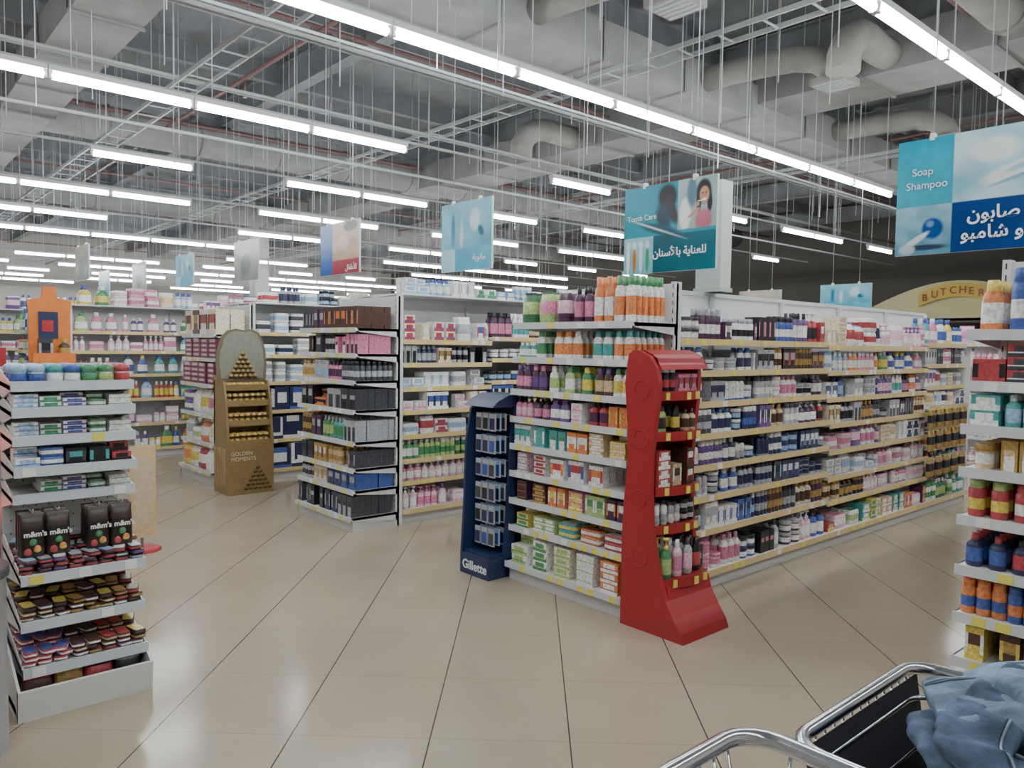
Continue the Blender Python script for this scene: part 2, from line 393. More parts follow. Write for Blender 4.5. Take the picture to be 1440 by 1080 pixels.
for z,v,rr,c in ((5.2,2.9,.2,FX),(4.9,1.1,.16,DC),(5.2,14.5,.3,DC),(5.2,22,.3,DC)):
    mb.tube([(u,v,z) for u in np.arange(1.5,23,1.5)],rr,c,16)
    for u in np.arange(2,22,1.5):
        mb.tube([(u,v,z),(u+.03,v,z)],rr+.02,shade(c,.85),16)
        mb.box(u,u+.012,v-.006,v+.006,z,CH,SC)
mb.done('round_branches',M_MATTE,root)
mb=MB(); rp=h('8a6460')
for v in np.arange(3.3,36,5.4):
    mb.tube([(E0,v,5.35),(E1,v,5.35)],.028,rp,8)
for u in (4.4,14):
    mb.tube([(u,G0_,5.25),(u,G1_,5.25)],.028,rp,8)
    for v in np.arange(0,36,2.7): mb.tube([(u,v,5.25),(u,v,5.0)],.012,rp,6); mb.tube([(u,v,5.0),(u,v,4.98)],.03,SV,6)
mb.done('sprinkler_pipes',M_STEEL,CEIL)
mb=MB(); TC=h('a4a6a8')
for u,z in ((3.2,4.55),(6.9,4.7),(12.5,4.6)):
    for s in (-.15,.15): mb.box(u+s-.01,u+s+.01,G0_,G1_,z,z+.05,TC)
    for v in np.arange(V0+.1,V1-.1,.5): mb.box(u-.15,u+.15,v,v+.025,z,z+.012,TC)
    for v in np.arange(V0+.1,V1,2): 
        for s in (-.15,.15): mb.box(u+s-.005,u+s+.005,v,v+.01,z,CH,SC)
for v,z in ((1.5,4.5),(6.9,4.45),(9.4,4.6),(17,4.6)):
    mb.tube([(E0,v,z),(E1,v,z)],.022,TC,8); mb.tube([(E0,v+.1,z),(E1,v+.1,z)],.015,TC,8)
    for u in np.arange(U0+1,U1,2): mb.box(u-.005,u+.005,v-.005,v+.005,z,CH,SC)
mb.done('cable_tray',M_STEEL,CEIL)
# ---------------------------------------------------------------- fluorescent rows
HL=3.81; P=1.22
def light_row(v,spans,hz=HL):
    root=empty('fluorescent_light_row'); mb=MB()
    for a in spans:
        b_=a+P
        mb.tube([(a+.03,v,hz),(b_-.03,v,hz)],.032,(1,1,1),10,m=1)
        mb.box(a+.005,b_-.005,v-.04,v+.04,hz+.04,hz+.085,WH)
        for e in (a+.005,b_-.035): mb.box(e,e+.03,v-.025,v+.025,hz-.03,hz+.05,WH)
        for s in (.18,1.04): mb.box(a+s-.004,a+s+.004,v-.004,v+.004,hz+.08,CH,h('c8cacd'))
    if spans:
        lo,hi=min(spans)-1.5,max(spans)+P+1.5
        mb.box(lo,min(hi,U1-.1),v-.018,v+.018,hz+.085,hz+.11,h('b4b6b8'))
    mb.done('tubes_and_housings',[M_STEEL,M_TUBE],root)
light_row(-.6,[-2+P*k for k in range(12)])
light_row(2.35,[-2.1+P*k for k in range(11)])
light_row(4.9,[4.3+P*k for k in range(-5,6)]+[4.3+P*k for k in (7,8,9,11)])
light_row(7.7,[5.07+P*k for k in range(-6,0)]+[7.42,8.64+P,8.64+2*P,8.64+4*P,8.64+5*P,8.64+7*P])
light_row(10.5,[2.36,4.86,6.1,7.34+P,7.34+3*P,7.34+4*P,7.34+6*P,7.34+8*P])
light_row(13.2,[4.46-P*k for k in range(1,6)]+[5.6,6.82,9.3,10.5,13,14.2,16.6])
for i,v in enumerate(np.arange(15.9,37,2.7)):
    r=random.Random(i+3); light_row(float(v),[.2+P*k+i*.3 for k in range(17) if r.random()<.6])
mb=MB()
r=random.Random(5)
for _ in range(260):
    u=r.uniform(1,18); v=r.uniform(3,26); z=r.uniform(3.6,4.6)
    mb.box(u-.004,u+.004,v-.004,v+.004,z,CH,h('bcbec0'))
mb.tube([(0,9.1,3.9),(22,9.1,3.9)],.02,WSTRIP,6); mb.tube([(0,6.2,4.2),(22,6.2,4.2)],.015,WSTRIP,6)
mb.done('suspension_wires',M_STEEL,CEIL)
# ---------------------------------------------------------------- gondolas
EC=[.12,.36,.54,.72,.90,1.08,1.26,1.47,1.69]
g1specs=[
 [('box2',(W,LG,GR),(.13,.08,.06)),('box2',(W,GR,LG),(.11,.08,.06)),('box2',(CR,LG,W),(.12,.08,.06)),('box2',(W,W,LG),(.12,.08,.06)),('box2',(OR,W,RE),(.12,.08,.06))],
 [('box2',(YE,GR,W),(.1,.07,.045)),('box2',(LG,W,GR),(.09,.07,.045)),('pack',(TE,YE,W),(.13,.08,.045)),('pack',(OR,W,RE),(.14,.08,.045)),('pack',(RE,W,W),(.14,.08,.045))],
 [('box2',(DP,BR,GO),(.08,.06,.04)),('box2',(BR,GO,DP),(.1,.06,.04)),('box',(OR,W,YE),(.06,.05,.12)),('box2',(PK,YE,W),(.1,.06,.06)),('box',(LG,W,GR),(.07,.05,.12)),('box',(DP,OR,W),(.06,.05,.12))],
 [('box2',(LP,W,PU),(.08,.06,.042)),('box2',(W,RE,W),(.09,.06,.042)),('box',(W,OR,RE),(.1,.06,.12)),('box',(W,BL,RE),(.11,.06,.13)),('box',(W,RE,OR),(.1,.06,.12)),('box',(W,DB,OR),(.1,.06,.12))],
 [('box',(W,TE,TE),(.05,.05,.13)),('box',(TE,W,TE),(.09,.06,.13)),('box3',(TE,GR,W),(.06,.05,.12)),('box',(OR,W,W),(.07,.05,.12)),('box2',(BE,W,YE),(.1,.08,.033)),('box2',(YE,BE,W),(.1,.08,.033))],
 [('pump',(PK,LP,BK),(.05,.05,.14)),('pump',(DP,PK,BK),(.06,.06,.14)),('oval',(PU,W,PU),(.07,.05,.14)),('box2',(W,LP,PK),(.08,.06,.06)),('bottle',(RE,DP,BK),(.06,.05,.14)),('box',(OR,YE,OR),(.06,.05,.12))],
 [('oval',(DP,PK,PU),(.065,.05,.17)),('oval',(DP,PU,PK),(.065,.05,.17)),('oval',(W,LG,W),(.07,.05,.17)),('oval',(LG,W,GR),(.07,.05,.17)),('oval',(GR,YE,YE),(.07,.05,.17)),('oval',(BR,BE,PU),(.06,.05,.17)),('oval',(W,YE,GR),(.06,.05,.17))],
 [('oval',(TE,W,W),(.05,.04,.1)),('oval',(W,GR,GR),(.07,.05,.19)),('oval',(W,OR,OR),(.07,.05,.2)),('oval',(W,OR,W),(.07,.05,.19)),('oval',(W,TE,TE),(.07,.05,.19)),('oval',(W,OR,TE),(.06,.05,.19))],
 [('bag',(shade(GR,.6),LG,BK),(.1,.07,.2)),('bag',(LG,PK,shade(GR,.5)),(.1,.07,.2)),('bag',(DP,LP,W),(.09,.07,.2)),('bottle',(DP,PK,BK),(.055,.06,.22)),('oval',(OR,W,OR),(.06,.05,.27)),('oval',(W,OR,GR),(.06,.05,.27))],
]
gondola(2.8,3.3,8.75,1.93,EC,['sham'],[['cosm','nivea','nivea','nivea','nivea','nivea','nivea','cosm'],['cosm','dark','nivea','nivea','cosm','cosm','dark','cosm'],['soap','cosm','white','pink','dark','nivea','sham','white'],['soap','pink','pink','white','cosm','sham','clean','pink'],['green','clean','soap','pink','white','white','cosm','clean']],specs=g1specs)
def top2(mb,pm,u0,u1,v0,v1,H):
    mb.box(u0+.55,u1,v0+.1,v1-.1,H+.02,H+.035,WH)
    fill(pm,'S',u0+.6,u1-.1,v0+.12,H+.036,.15,.4,['white','clean','dent'],None,2)
g2s=[[('box',(DG,SV,BK),(.07,.06,.17)),('box3',(BK,SV,DG),(.06,.06,.18)),('box',(DB,SV,BK),(.08,.06,.17)),('box3',(DG,BK,SV),(.07,.06,.17))],
 [('can',(SV,DG,BK),(.05,.05,.14)),('box',(CR,GO,BE),(.07,.06,.13)),('box',(DB,BL,SV),(.1,.07,.14)),('box',(BL,DB,SV),(.1,.07,.14))],
 [('box',(DG,BK,BK),(.08,.06,.15)),('box',(GO,BR,CR),(.07,.06,.15)),('can',(BE,GO,GO),(.06,.06,.15)),('box',(DG,SV,BK),(.09,.06,.14))],
 [('can',(BR,GO,GO),(.05,.05,.18)),('box',(DP,BK,SV),(.07,.06,.17)),('bottle',(GR,LG,SV),(.06,.05,.18)),('bottle',(TE,GR,SV),(.06,.05,.18)),('box3',(SV,DG,BK),(.06,.05,.17))],
 [('box',(BK,DG,SV),(.08,.06,.17)),('box',(OR,BK,BK),(.16,.06,.07)),('box3',(SV,DG,DG),(.1,.06,.16)),('box3',(DG,SV,BK),(.1,.06,.17))],
 [('bottle',(BE,GO,GO),(.06,.06,.15)),('can',(SV,LB,SV),(.05,.05,.16)),('bottle',(PK,DP,BK),(.05,.05,.15)),('can',(DG,SV,BK),(.05,.05,.16))],
 [('box',(BK,GO,BK),(.07,.06,.15)),('box',(DG,BK,SV),(.1,.07,.16)),('can',(SV,BK,BK),(.05,.05,.16)),('box3',(PK,DP,W),(.05,.05,.14)),('box3',(PK,LP,BK),(.05,.05,.16))],
 [('box',(DG,SV,BK),(.06,.05,.16)),('box',(DP,BK,SV),(.08,.06,.17)),('box',(BR,OR,BK),(.09,.06,.18)),('box',(BR,BK,OR),(.09,.06,.18)),('box',(BR,OR,BK),(.09,.06,.18))]]
gondola(5.5,3.1,8.75,1.95,[.12,.34,.52,.74,1.0,1.24,1.46,1.67],['dark'],
  [['pink','pink','green','white','white','white','dark','white'],['pink','pink','green','dent','cosm','nivea','nivea','sham'],['soap','dent','white','cosm']],specs=g2s,top=top2)
def top3(mb,pm,u0,u1,v0,v1,H):
    mb.box(u0+.5,u1,v0+.05,v1-.05,H+.02,H+.035,WH)
    fill(pm,'S',u0+.6,u1-.1,v0+.07,H+.036,.22,.4,['white','nivea'],None,2)
PPK=h('a0586c');PDK=h('6e2840')
g3s=[[('bag',(YE,OR,YE),(.2,.14,.24)),('bag',(W,YE,OR),(.2,.14,.24)),('bag',(RE,W,YE),(.2,.14,.24)),('bag',(W,W,LB),(.2,.14,.24))],
     [('bag',(W,SV,W),(.18,.14,.24)),('pack',(W,LG,W),(.2,.14,.14)),('bag',(OR,W,W),(.2,.14,.24)),('bag',(W,CR,W),(.2,.14,.24))],
     [('pack',(PU,W,LB),(.2,.14,.12)),('bag',(W,W,LP),(.2,.14,.26)),('bag',(W,YE,W),(.2,.14,.26)),('bag',(W,PK,W),(.2,.14,.26))],
     [('dots',(PDK,PPK,LP),(.24,.14,.27))]*4,
     [('dots',(PDK,PPK,LP),(.24,.14,.25))]*4,
     [('box',(CR,RE,BR),(.2,.15,.27)),('box',(BR,CR,GO),(.2,.15,.27)),('box',(W,BR,RE),(.2,.15,.27)),('box',(CR,BR,RE),(.2,.15,.27))]]
gondola(8.2,2.95,8.75,1.95,[.14,.44,.75,1.08,1.36,1.62],['white'],[['navyb','navyb','navyb','nap','nap','nap'],['nivea','white','dent'],['clean','white']],specs=g3s,top=top3,coarse=True,erows=2)
def top4(mb,pm,u0,u1,v0,v1,H):
    mb.box(u0+.5,u1,v0+.05,v1-.05,H+.02,H+.035,WH)
    fill(pm,'S',u0+.6,u1-.1,v0+.07,H+.036,.26,.4,['white','pink','clean'],None,2)
for i,(v,u) in enumerate(((10.8,1.7),(13.5,1.3),(16.2,1.5),(18.9,1.5),(21.6,1.5),(24.3,1.5),(27.0,1.5),(29.7,1.5))):
    gondola(v,u,8.75,1.95,[.12,.45,.78,1.1,1.4,1.65],['clean'],[['clean','pink','clean','clean','pink','clean'],['clean','green','soap','clean'],['white','clean']],top=top4,coarse=True,rowsS=1,backfill=False,erows=1)
g0s=[[('bag',(CR,PK,W),(.09,.07,.14)),('bag',(BE,BL,W),(.09,.07,.14))]*3,
 [('box',(YE,W,BR),(.06,.05,.13)),('box',(BR,YE,GO),(.06,.05,.13))]*4,
 [('can',(OR,BL,OR),(.05,.05,.14)),('can',(BL,OR,BL),(.05,.05,.14)),('can',(RE,W,YE),(.05,.05,.14))]*2,
 [('bottle',(DB,BL,RE),(.055,.055,.13)),('bottle',(DB,RE,BK),(.055,.055,.13))]*3,
 [('can',(RE,YE,LG),(.055,.055,.15)),('can',(RE,W,RE),(.055,.055,.15))]*3,
 [('jar',(BE,W,GO),(.06,.06,.1)),('box3',(GO,BE,W),(.05,.05,.12))]*4,
 [('box2',(TE,W,W),(.09,.06,.06)),('bottle',(TE,LB,W),(.05,.05,.15))]*4,
 [('box',(RE,BK,RE),(.1,.06,.09)),('box2',(RE,DG,W),(.1,.06,.05))]*4,
 [('oval',(OR,W,YE),(.07,.05,.2)),('can',(BL,W,BL),(.055,.055,.24)),('oval',(BL,OR,BL),(.07,.05,.2)),('oval',(OR,YE,W),(.07,.05,.24))]*2]
gondola(.1,3.3,8.75,1.93,[.12,.33,.51,.70,.90,1.09,1.26,1.43,1.63],['sham'],[['sham','cosm','dark']],specs=g0s,rowsS=1,coarse=True)
for v in (-2.6,.1,2.8,5.5,8.2,10.9,13.6): gondola(v,11.0,17,1.85,[.12,.45,.78,1.1,1.4,1.65],['pink' if v<4 else 'clean'],[['pink','sham','clean'],['soap','clean']],coarse=True,rowsS=1,backfill=False,erows=1)
mb=MB()
for i in range(2):
    for z in (.95,.75,.5):
        for k in range(5):
            u=7.6+k*.2+i*.02
            mb.inst(T['bag'],(u,2.76,z-.12),(1,0),(0,1),(.12,.04,.18),[GO,BK,YE])
for z in (.95,.75,.5): mb.tube([(7.5,2.775,z+.055),(8.6,2.775,z+.055)],.004,SV,6)
mb.done('hanging_snack_bags',M_PROD)
# ---------------------------------------------------------------- red curved stand
root=empty('cosmetics_display_stand'); mb=MB(); RD=h('a8262c')
vb=2.775; us=3.27
fr=[(0,.43),(.05,.41),(.12,.36),(.2,.31),(.3,.265),(.45,.225),(.6,.2),(.8,.19),(.95,.19),(1.1,.205),(1.25,.225),(1.36,.23),(1.44,.215),(1.5,.17),(1.53,.1)]
bk=[(1.53,.05),(1.5,.02),(1.35,.0),(1.1,.025),(.9,.03),(.7,.01),(.5,.0),(.3,.0),(0,.0)]
prof=[(vb-d,z) for z,d in fr]+[(vb-d,z) for z,d in bk]
mb.extr(prof,'x',us,us+.035,RD,side=RD)
prof2=[(vb-d*.8,z) for z,d in fr if z<1.4]+[(vb-.18,1.44),(vb-.1,1.47)]+[(vb,1.45),(vb,0)]
mb.extr(prof2,'x',us+.42,us+.45,RD)
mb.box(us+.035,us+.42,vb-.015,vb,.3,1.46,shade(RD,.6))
for z,d in ((1.32,.12),(1.05,.12),(.72,.11),(.4,.13)):
    pts=[(us-.001,vb-d+.05*math.cos(t),z+.05*math.sin(t)) for t in np.linspace(0,2*math.pi,24,endpoint=False)]
    mb.tube(pts,.0025,shade(RD,.95),6,closed=True)
base=[(vb-d,z) for z,d in fr if z<.28]+[(vb-.29,.27),(vb,.27),(vb,0)]
mb.extr(base,'x',us+.035,us+.42,RD)
hood=[(vb-.23,1.38),(vb-.215,1.45),(vb-.17,1.505),(vb-.1,1.53),(vb,1.51),(vb,1.49),(vb-.1,1.51),(vb-.16,1.485),(vb-.2,1.44),(vb-.215,1.38)]
mb.extr([(p,z+.005 if z>1.44 else z+.05) for p,z in hood],'x',us+.03,us+.45,RD)
pm=MB()
def curved_shelf(z,d):
    n=9; o=[]
    for k in range(n): t=k/(n-1); o.append((us+.035+t*.40,vb-d-.05*math.sin(math.pi*t)))
    V=[];F=[]
    for zz in (z-.04,z+.012):
        V+=[(x,y,zz) for x,y in o]
    for k in range(n-1): F.append((k,k+1,n+k+1,n+k))
    mb.raw(V,F,RD)
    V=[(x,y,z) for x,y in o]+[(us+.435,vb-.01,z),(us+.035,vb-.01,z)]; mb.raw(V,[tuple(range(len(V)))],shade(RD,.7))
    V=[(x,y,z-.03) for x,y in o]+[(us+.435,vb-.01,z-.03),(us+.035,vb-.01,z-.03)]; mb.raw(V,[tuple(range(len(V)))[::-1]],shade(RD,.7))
    for k in (1,4,6): x,y=o[k]; mb.box(x,x+.03,y-.012,y-.004,z-.035,z+.005,TAG)
for z,d in ((.29,.27),(.57,.2),(.78,.2),(1.08,.2),(1.3,.19)): curved_shelf(z,d)
def dfill(z,d,sk,clear): fill(pm,'S',us+.05,us+.41,vb-d-.02,z+.002,clear,d,'cosm',sk,3)
dfill(.29,.27,[('pump',(GR,LG,YE),(.065,.06,.22)),('bottle',(LP,PK,W),(.06,.05,.2)),('bottle',(SV,LP,DG),(.06,.05,.2)),('oval',(BK,RE,BK),(.06,.05,.19))],.24)
dfill(.57,.2,[('roll',(W,SV,W),(.045,.045,.11)),('roll',(W,W,SV),(.045,.045,.1)),('jar',(BK,SV,BK),(.05,.05,.06))],.17)
dfill(.78,.2,[('box2',(RE,W,W),(.09,.05,.05)),('box',(BE,W,BR),(.07,.05,.12)),('box',(BR,RE,W),(.06,.05,.1))],.25)
dfill(1.08,.2,[('oval',(LG,BK,BK),(.06,.05,.15)),('oval',(BK,YE,BK),(.06,.05,.15)),('bottle',(BE,BR,BK),(.05,.05,.12))],.17)
dfill(1.3,.19,[('can',(BK,RE,W),(.045,.045,.14)),('box',(PK,BK,RE),(.05,.05,.1))],.15)
mb.done('stand_body',attr_mat('red_lacquer',.35),root); pm.done('displayed_cosmetics',M_PROD,root)
# ---------------------------------------------------------------- navy razor stand
root=empty('razor_display_stand'); mb=MB(); NV=h('223058')
a,bv=3.82,4.12
mb.box(3.17,3.5,a,bv,0,.14,NV); mb.box(3.40,3.5,a,bv,.14,1.18,NV)
mb.extr([(3.17,.14),(3.5,.14),(3.5,1.22),(3.38,1.22),(3.30,1.2),(3.24,1.12),(3.2,.9),(3.19,.5)],'y',bv-.02,bv,NV)
mb.extr([(3.30,.14),(3.5,.14),(3.5,1.2),(3.42,1.2),(3.38,1.12),(3.35,.9),(3.33,.5)],'y',a,a+.015,shade(NV,1.2))
mb.extr([(3.19,1.14),(3.5,1.14),(3.5,1.22),(3.34,1.22),(3.24,1.18)],'y',a,bv,NV)
mb.box(3.19,3.4,a+.015,bv-.02,.14,.16,NV)
for z in (.27,.42,.57,.73,.89,1.04):
    for k in range(3):
        vv=a+.055+k*.07
        mb.box(3.22,3.4,vv-.002,vv+.002,z+.04,z+.044,SV)
        for q in range(3):
            uu=3.235+q*.045
            mb.box(uu,uu+.012,vv-.028,vv+.028,z-.06,z+.055,[SV,LB,SV][q%3]); mb.box(uu-.002,uu,vv-.024,vv+.024,z-.05,z+.025,[DB,BK,DG,BL,DB][(k+q+int(z*10))%5])
mb.done('stand_body',M_STEEL,root)
text('Gillette',(3.166,bv-.03,.04),.085,(.8,.85,.9),root,name='brand_lettering',bold=.002)
# ---------------------------------------------------------------- gold chocolate standee (front faces -v)
root=empty('chocolate_promotion_stand'); mb=MB(); GD=h('93794c'); GD2=h('b29a6a'); DK=h('4c3620'); GB=h('c4a45c')
x0,x1=2.90,3.38; vf=7.58; vbk=7.95
ball=lathe([(.2,0,0),(.45,.15,0),(.5,.45,1),(.42,.75,1),(.2,.95,1),(.05,1,1)],10)
mb.box(x0,x1,vf,vbk,0,.50,GD)
mb.extr([(vf-.01,.5),(vbk,.5),(vbk,1.15),(vf+.12,1.15),(vf+.05,.95),(vf+.02,.7)],'x',x0,x0+.02,GD)
mb.extr([(vf-.01,.5),(vbk,.5),(vbk,1.15),(vf+.12,1.15),(vf+.05,.95),(vf+.02,.7)],'x',x1-.02,x1,GD)
mb.box(x0,x1,vbk-.03,vbk,.5,1.2,GD2)
for i,z in enumerate((.52,.72,.92,1.08)):
    f=vf+.02+i*.03
    mb.box(x0+.02,x1-.02,f,vbk-.03,z-.02,z,GD2); mb.box(x0+.02,x1-.02,f-.008,f,z-.03,z+.03,GD)
    for k in range(7):
        for q in range(3):
            for lz in range(2 if z<1 else 1): mb.inst(ball,(x0+.06+k*.06,f+.035+q*.06,z+.002+lz*.05),(1,0),(0,1),(.054,.054,.05),[DK,GB])
cx=(x0+x1)/2
hd=[(cx-.25,1.14),(cx-.27,1.3),(cx-.26,1.44),(cx-.23,1.53),(cx-.21,1.60),(cx-.15,1.66),(cx-.06,1.68),(cx+.02,1.665),(cx+.10,1.68),(cx+.18,1.64),(cx+.22,1.56),(cx+.25,1.45),(cx+.26,1.3),(cx+.25,1.14)]
mb.extr(hd,'y',vf+.22,vf+.24,h('746852'))
hd2=[(cx+(p-cx)*.88,1.17+(z-1.14)*.9) for p,z in hd]
mb.extr(hd2,'y',vf+.215,vf+.22,h('8c8e80'))
for rrow in range(6):
    n=6-rrow
    for k in range(n):
        mb.inst(ball,(cx+(k-(n-1)/2)*.05,vf+.20,1.17+rrow*.046),(1,0),(0,1),(.048,.03,.048),[DK,h('a88c4c')])
for rrow in range(6):
    n=6-rrow
    for k in range(n):
        mb.inst(ball,(x1-.17+(k-(n-1)/2)*.05,vf,.04+rrow*.042),(1,0),(0,1),(.048,.02,.045),[DK,h('84683a')])
for k in range(6):
    pts=[(x0-.002,vf+.05+k*.05+.03*math.sin(t*2),.05+.42*t) for t in np.linspace(0,1,8)]
    mb.tube(pts,.005,GD2,5)
mb.done('stand_body',M_CARD,root)
text('GOLDEN\nMOMENTS',(x0+.03,vf-.004,.40),.055,CR,root,rot=(math.pi/2,0,0),name='slogan')
# ---------------------------------------------------------------- chocolate rack left
root=empty('confectionery_rack'); mb=MB(); pm=MB()
a,bx=.54,1.02; vbk=4.1
mb.box(a,bx,vbk-.02,vbk,0,1.40,WH)
for x in (a-.0,bx-.03): mb.box(x,x+.03,vbk-.01,vbk+.04,0,1.42,SV)
for i in range(9):
    for j in range(23):
        if .55<j*.06<1.35: mb.box(a+.03+i*.05,a+.036+i*.05,vbk-.022,vbk-.02,j*.06,j*.06+.006,DG)
lv=[(.19,3.62,'choc'),(.37,3.66,'choc'),(.57,3.64,'bars'),(.88,3.80,'gum'),(1.0,3.76,'dark'),(1.13,3.78,'gum'),(1.25,3.78,'gum'),(1.36,3.80,'tub')]
mb.extr([(3.58,.02),(vbk,.02),(vbk,.05),(3.6,.05)],'x',a-.03,bx,WH)
mb.extr([(3.56,.0),(3.58,.0),(3.56,.13),(3.54,.13)],'x',a-.03,bx,WH)
for x in (a-.03,bx-.01): mb.extr([(3.555,0),(vbk,0),(vbk,.3),(3.75,.22),(3.54,.13)],'x',x,x+.01,WH)
fill(pm,'S',a,bx-.02,3.6,.05,.13,.4,'dark',[('bag',(RE,BR,YE),(.15,.1,.13)),('bag',(YE,GO,YE),(.15,.1,.13)),('bag',(BR,RE,BR),(.12,.1,.13)),('bag',(SV,BK,GR),(.13,.1,.13))],3)
for z,f,k in lv:
    dz=.05 if k in('choc','bars') else .0
    mb.raw([(a,f,z-.01),(bx,f,z-.01),(bx,vbk-.02,z+dz),(a,vbk-.02,z+dz),(a,f,z-.03),(bx,f,z-.03),(bx,vbk-.02,z-.02+dz),(a,vbk-.02,z-.02+dz)],[(0,1,2,3),(7,6,5,4),(0,4,5,1),(1,5,6,2),(2,6,7,3),(3,7,4,0)],WH)
    mb.box(a,bx,f-.012,f,z-.035,z+.008,h('ccd4da'))
    for x in (a,bx-.006): mb.extr([(f,z),(vbk-.02,z+dz+.05),(vbk-.02,z-.09),(f,z-.03)],'x',x,x+.006,WH)
    for q in range(5):
        if R.random()<.2: mb.box(a+.03+q*.09,a+.08+q*.09,f-.015,f-.012,z-.032,z+.004,TAG if R.random()<.4 else W)
    if k in('choc','bars'):
        cl=[(BR,BE,RE),(BR,RE,BR),(BR,W,BR),(BK,BR,YE),(DP,W,BR),(BR,GO,GO)] if k=='choc' else [(DP,PU,W),(BR,RE,W),(BK,RE,SV),(DP,BR,LB),(BK,SV,BK)]
        for q in range(8):
            for s in range(3):
                cc=R.choice(cl) if not(z<.3 and q<3) else (RE,W,BL)
                for y in range(3):
                    an=R.uniform(-.35,.35); c_,s_=math.cos(an),math.sin(an)
                    pm.inst(T['pack'],(a+.035+q*.059,f+.07+y*.12,z+.0+y*.016+s*.02),(c_,s_),(-s_,c_),(.052,.11,.02),cc)
    elif k=='gum':
        fill(pm,'S',a+.01,bx-.01,f,z,.08,.25,'dent',[('box2',(W,LB,BL),(.08,.06,.02)),('box2',(W,GR,TE),(.07,.06,.025)),('box2',(W,BL,RE),(.1,.06,.02)),('pack',(GR,W,W),(.06,.05,.03)),('box2',(W,W,GR),(.08,.06,.025))],3)
    elif k=='dark':
        fill(pm,'S',a+.01,bx-.01,f,z,.1,.25,'dent',[('box2',(W,LB,BL),(.08,.06,.04)),('pack',(BL,W,BL),(.08,.06,.04)),('box',(BK,DG,TE),(.07,.06,.07)),('box',(BK,TE,BK),(.07,.06,.07)),('box2',(RE,BK,BR),(.07,.05,.04))],2)
    elif k=='tub':
        tb=lathe([(.4,0,0),(.5,.1,0),(.48,.5,1),(.42,.55,2),(.52,.6,2),(.5,.85,2),(.3,1,2)],14)
        for q,cc in enumerate([(BL,LB,LB),(BL,W,LB),(W,LB,TE),(W,GR,BL),(GR,BL,GR),(LG,W,GR),(RE,W,RE)]):
            for y in range(3): pm.inst(tb,(a+.035+q*.068,f+.045+y*.075,z),(1,0),(0,1),(.066,.066,.08),cc)
BX=(a+.06,a+.155,a+.31,a+.405)
for x in BX:
    for y in range(3):
        cc=(h('33241f'),h('241919'),h('3c2e2a'))
        an=R.uniform(-.12,.12); pm.inst(T['bag'],(x,3.74+y*.05,.60+R.uniform(0,.01)),(math.cos(an),math.sin(an)),(-math.sin(an),math.cos(an)),(.092,.045,.21),cc)
    for dx,dz,cc in ((.015,.65,(YE,OR,YE)),(-.02,.64,(RE,RE,RE)),(.0,.68,(GR,GR,GR))): pm.inst(ball,(x+dx,3.716,dz),(1,0),(0,1),(.03,.012,.03),cc)
    mb.tube([(x,vbk-.02,.82),(x,3.72,.82),(x,3.71,.835)],.003,SV,6)
mb.done('rack_frame',M_STEEL,root); pm.done('sweets',M_PROD,root)
for x in BX: text("m&m's",(x-.036,3.706,.72),.031,(.85,.85,.85),root,rot=(math.pi/2,0,0),name='pouch_lettering',bold=.001)
mb=MB(); mb.inst(lathe([(.5,0,0),(.5,.94,1),(.54,.95,2),(.54,1,2)],24),(.31,3.42,0),(1,0),(0,1),(.3,.3,.7),[SV,SV,DG]); mb.done('round_waste_bin',M_STEEL)
# ---------------------------------------------------------------- orange stand, sign post, cooler
root=empty('orange_display_stand'); mb=MB()
u,v=1.14,6.25
mb.box(u-.14,u+.14,v-.1,v+.1,0,.06,OR); mb.box(u-.13,u+.13,v+.04,v+.07,.06,1.75,OR)
for z in (.35,.7,1.05,1.4): mb.box(u-.13,u+.13,v-.1,v+.04,z-.015,z,OR); mb.box(u-.13,u+.13,v-.11,v-.1,z-.02,z+.05,OR)
mb.extr([(u-.13,1.75),(u+.13,1.75),(u+.14,1.82),(u+.05,1.84),(u+.04,1.92),(u-.04,1.92),(u-.05,1.84),(u-.14,1.82)],'y',v+.04,v+.06,OR)
mb.box(u-.07,u+.05,v+.03,v+.04,1.55,1.74,DB); mb.box(u-.05,u+.02,v+.025,v+.03,1.6,1.68,RE)
pm=MB()
for z in (.35,.7,1.05,1.4): fill(pm,'S',u-.12,u+.12,v-.1,z,.16,.13,'dark',None,1)
mb.done('stand_body',M_CARD,root); pm.done('small_packets',M_PROD,root)
root=empty('floor_sign_post'); mb=MB(); u,v=1.66,6.0
mb.inst(lathe([(.5,0,0),(.5,.5,0),(.42,1,0)],24),(u,v,0),(1,0),(0,1),(.26,.26,.02),[RE,RE,RE]); mb.tube([(u,v,.02),(u,v,.8)],.012,SV,8); mb.box(u-.09,u+.09,v-.03,v-.015,.1,.78,BE); mb.box(u-.07,u+.07,v-.033,v-.03,.2,.7,h('c8b898'))
mb.done('post_body',M_CARD,root)
root=empty('drinks_cooler'); mb=MB()
mb.box(.1,.66,4.75,5.25,0,.35,DG); mb.box(.1,.14,4.75,5.25,.35,1.42,RE); mb.box(.62,.66,4.75,5.25,.35,1.42,RE); mb.box(.1,.66,5.2,5.25,.35,1.42,RE); mb.box(.1,.66,4.75,5.25,1.42,1.5,RE)
mb.box(.14,.62,5.16,5.2,.35,1.42,RE,1)
pm=MB()
for z in (.37,.72,1.07): mb.box(.14,.62,4.8,5.16,z-.015,z,SV); fill(pm,'S',.15,.61,4.8,z,.3,.3,'soap',[('bottle',(RE,W,RE),(.07,.07,.24)),('bottle',(BK,RE,RE),(.07,.07,.24))],2)
mb.done('cooler_cabinet',[M_STEEL,M_REDGLOW],root); pm.done('drink_bottles',M_PROD,root)
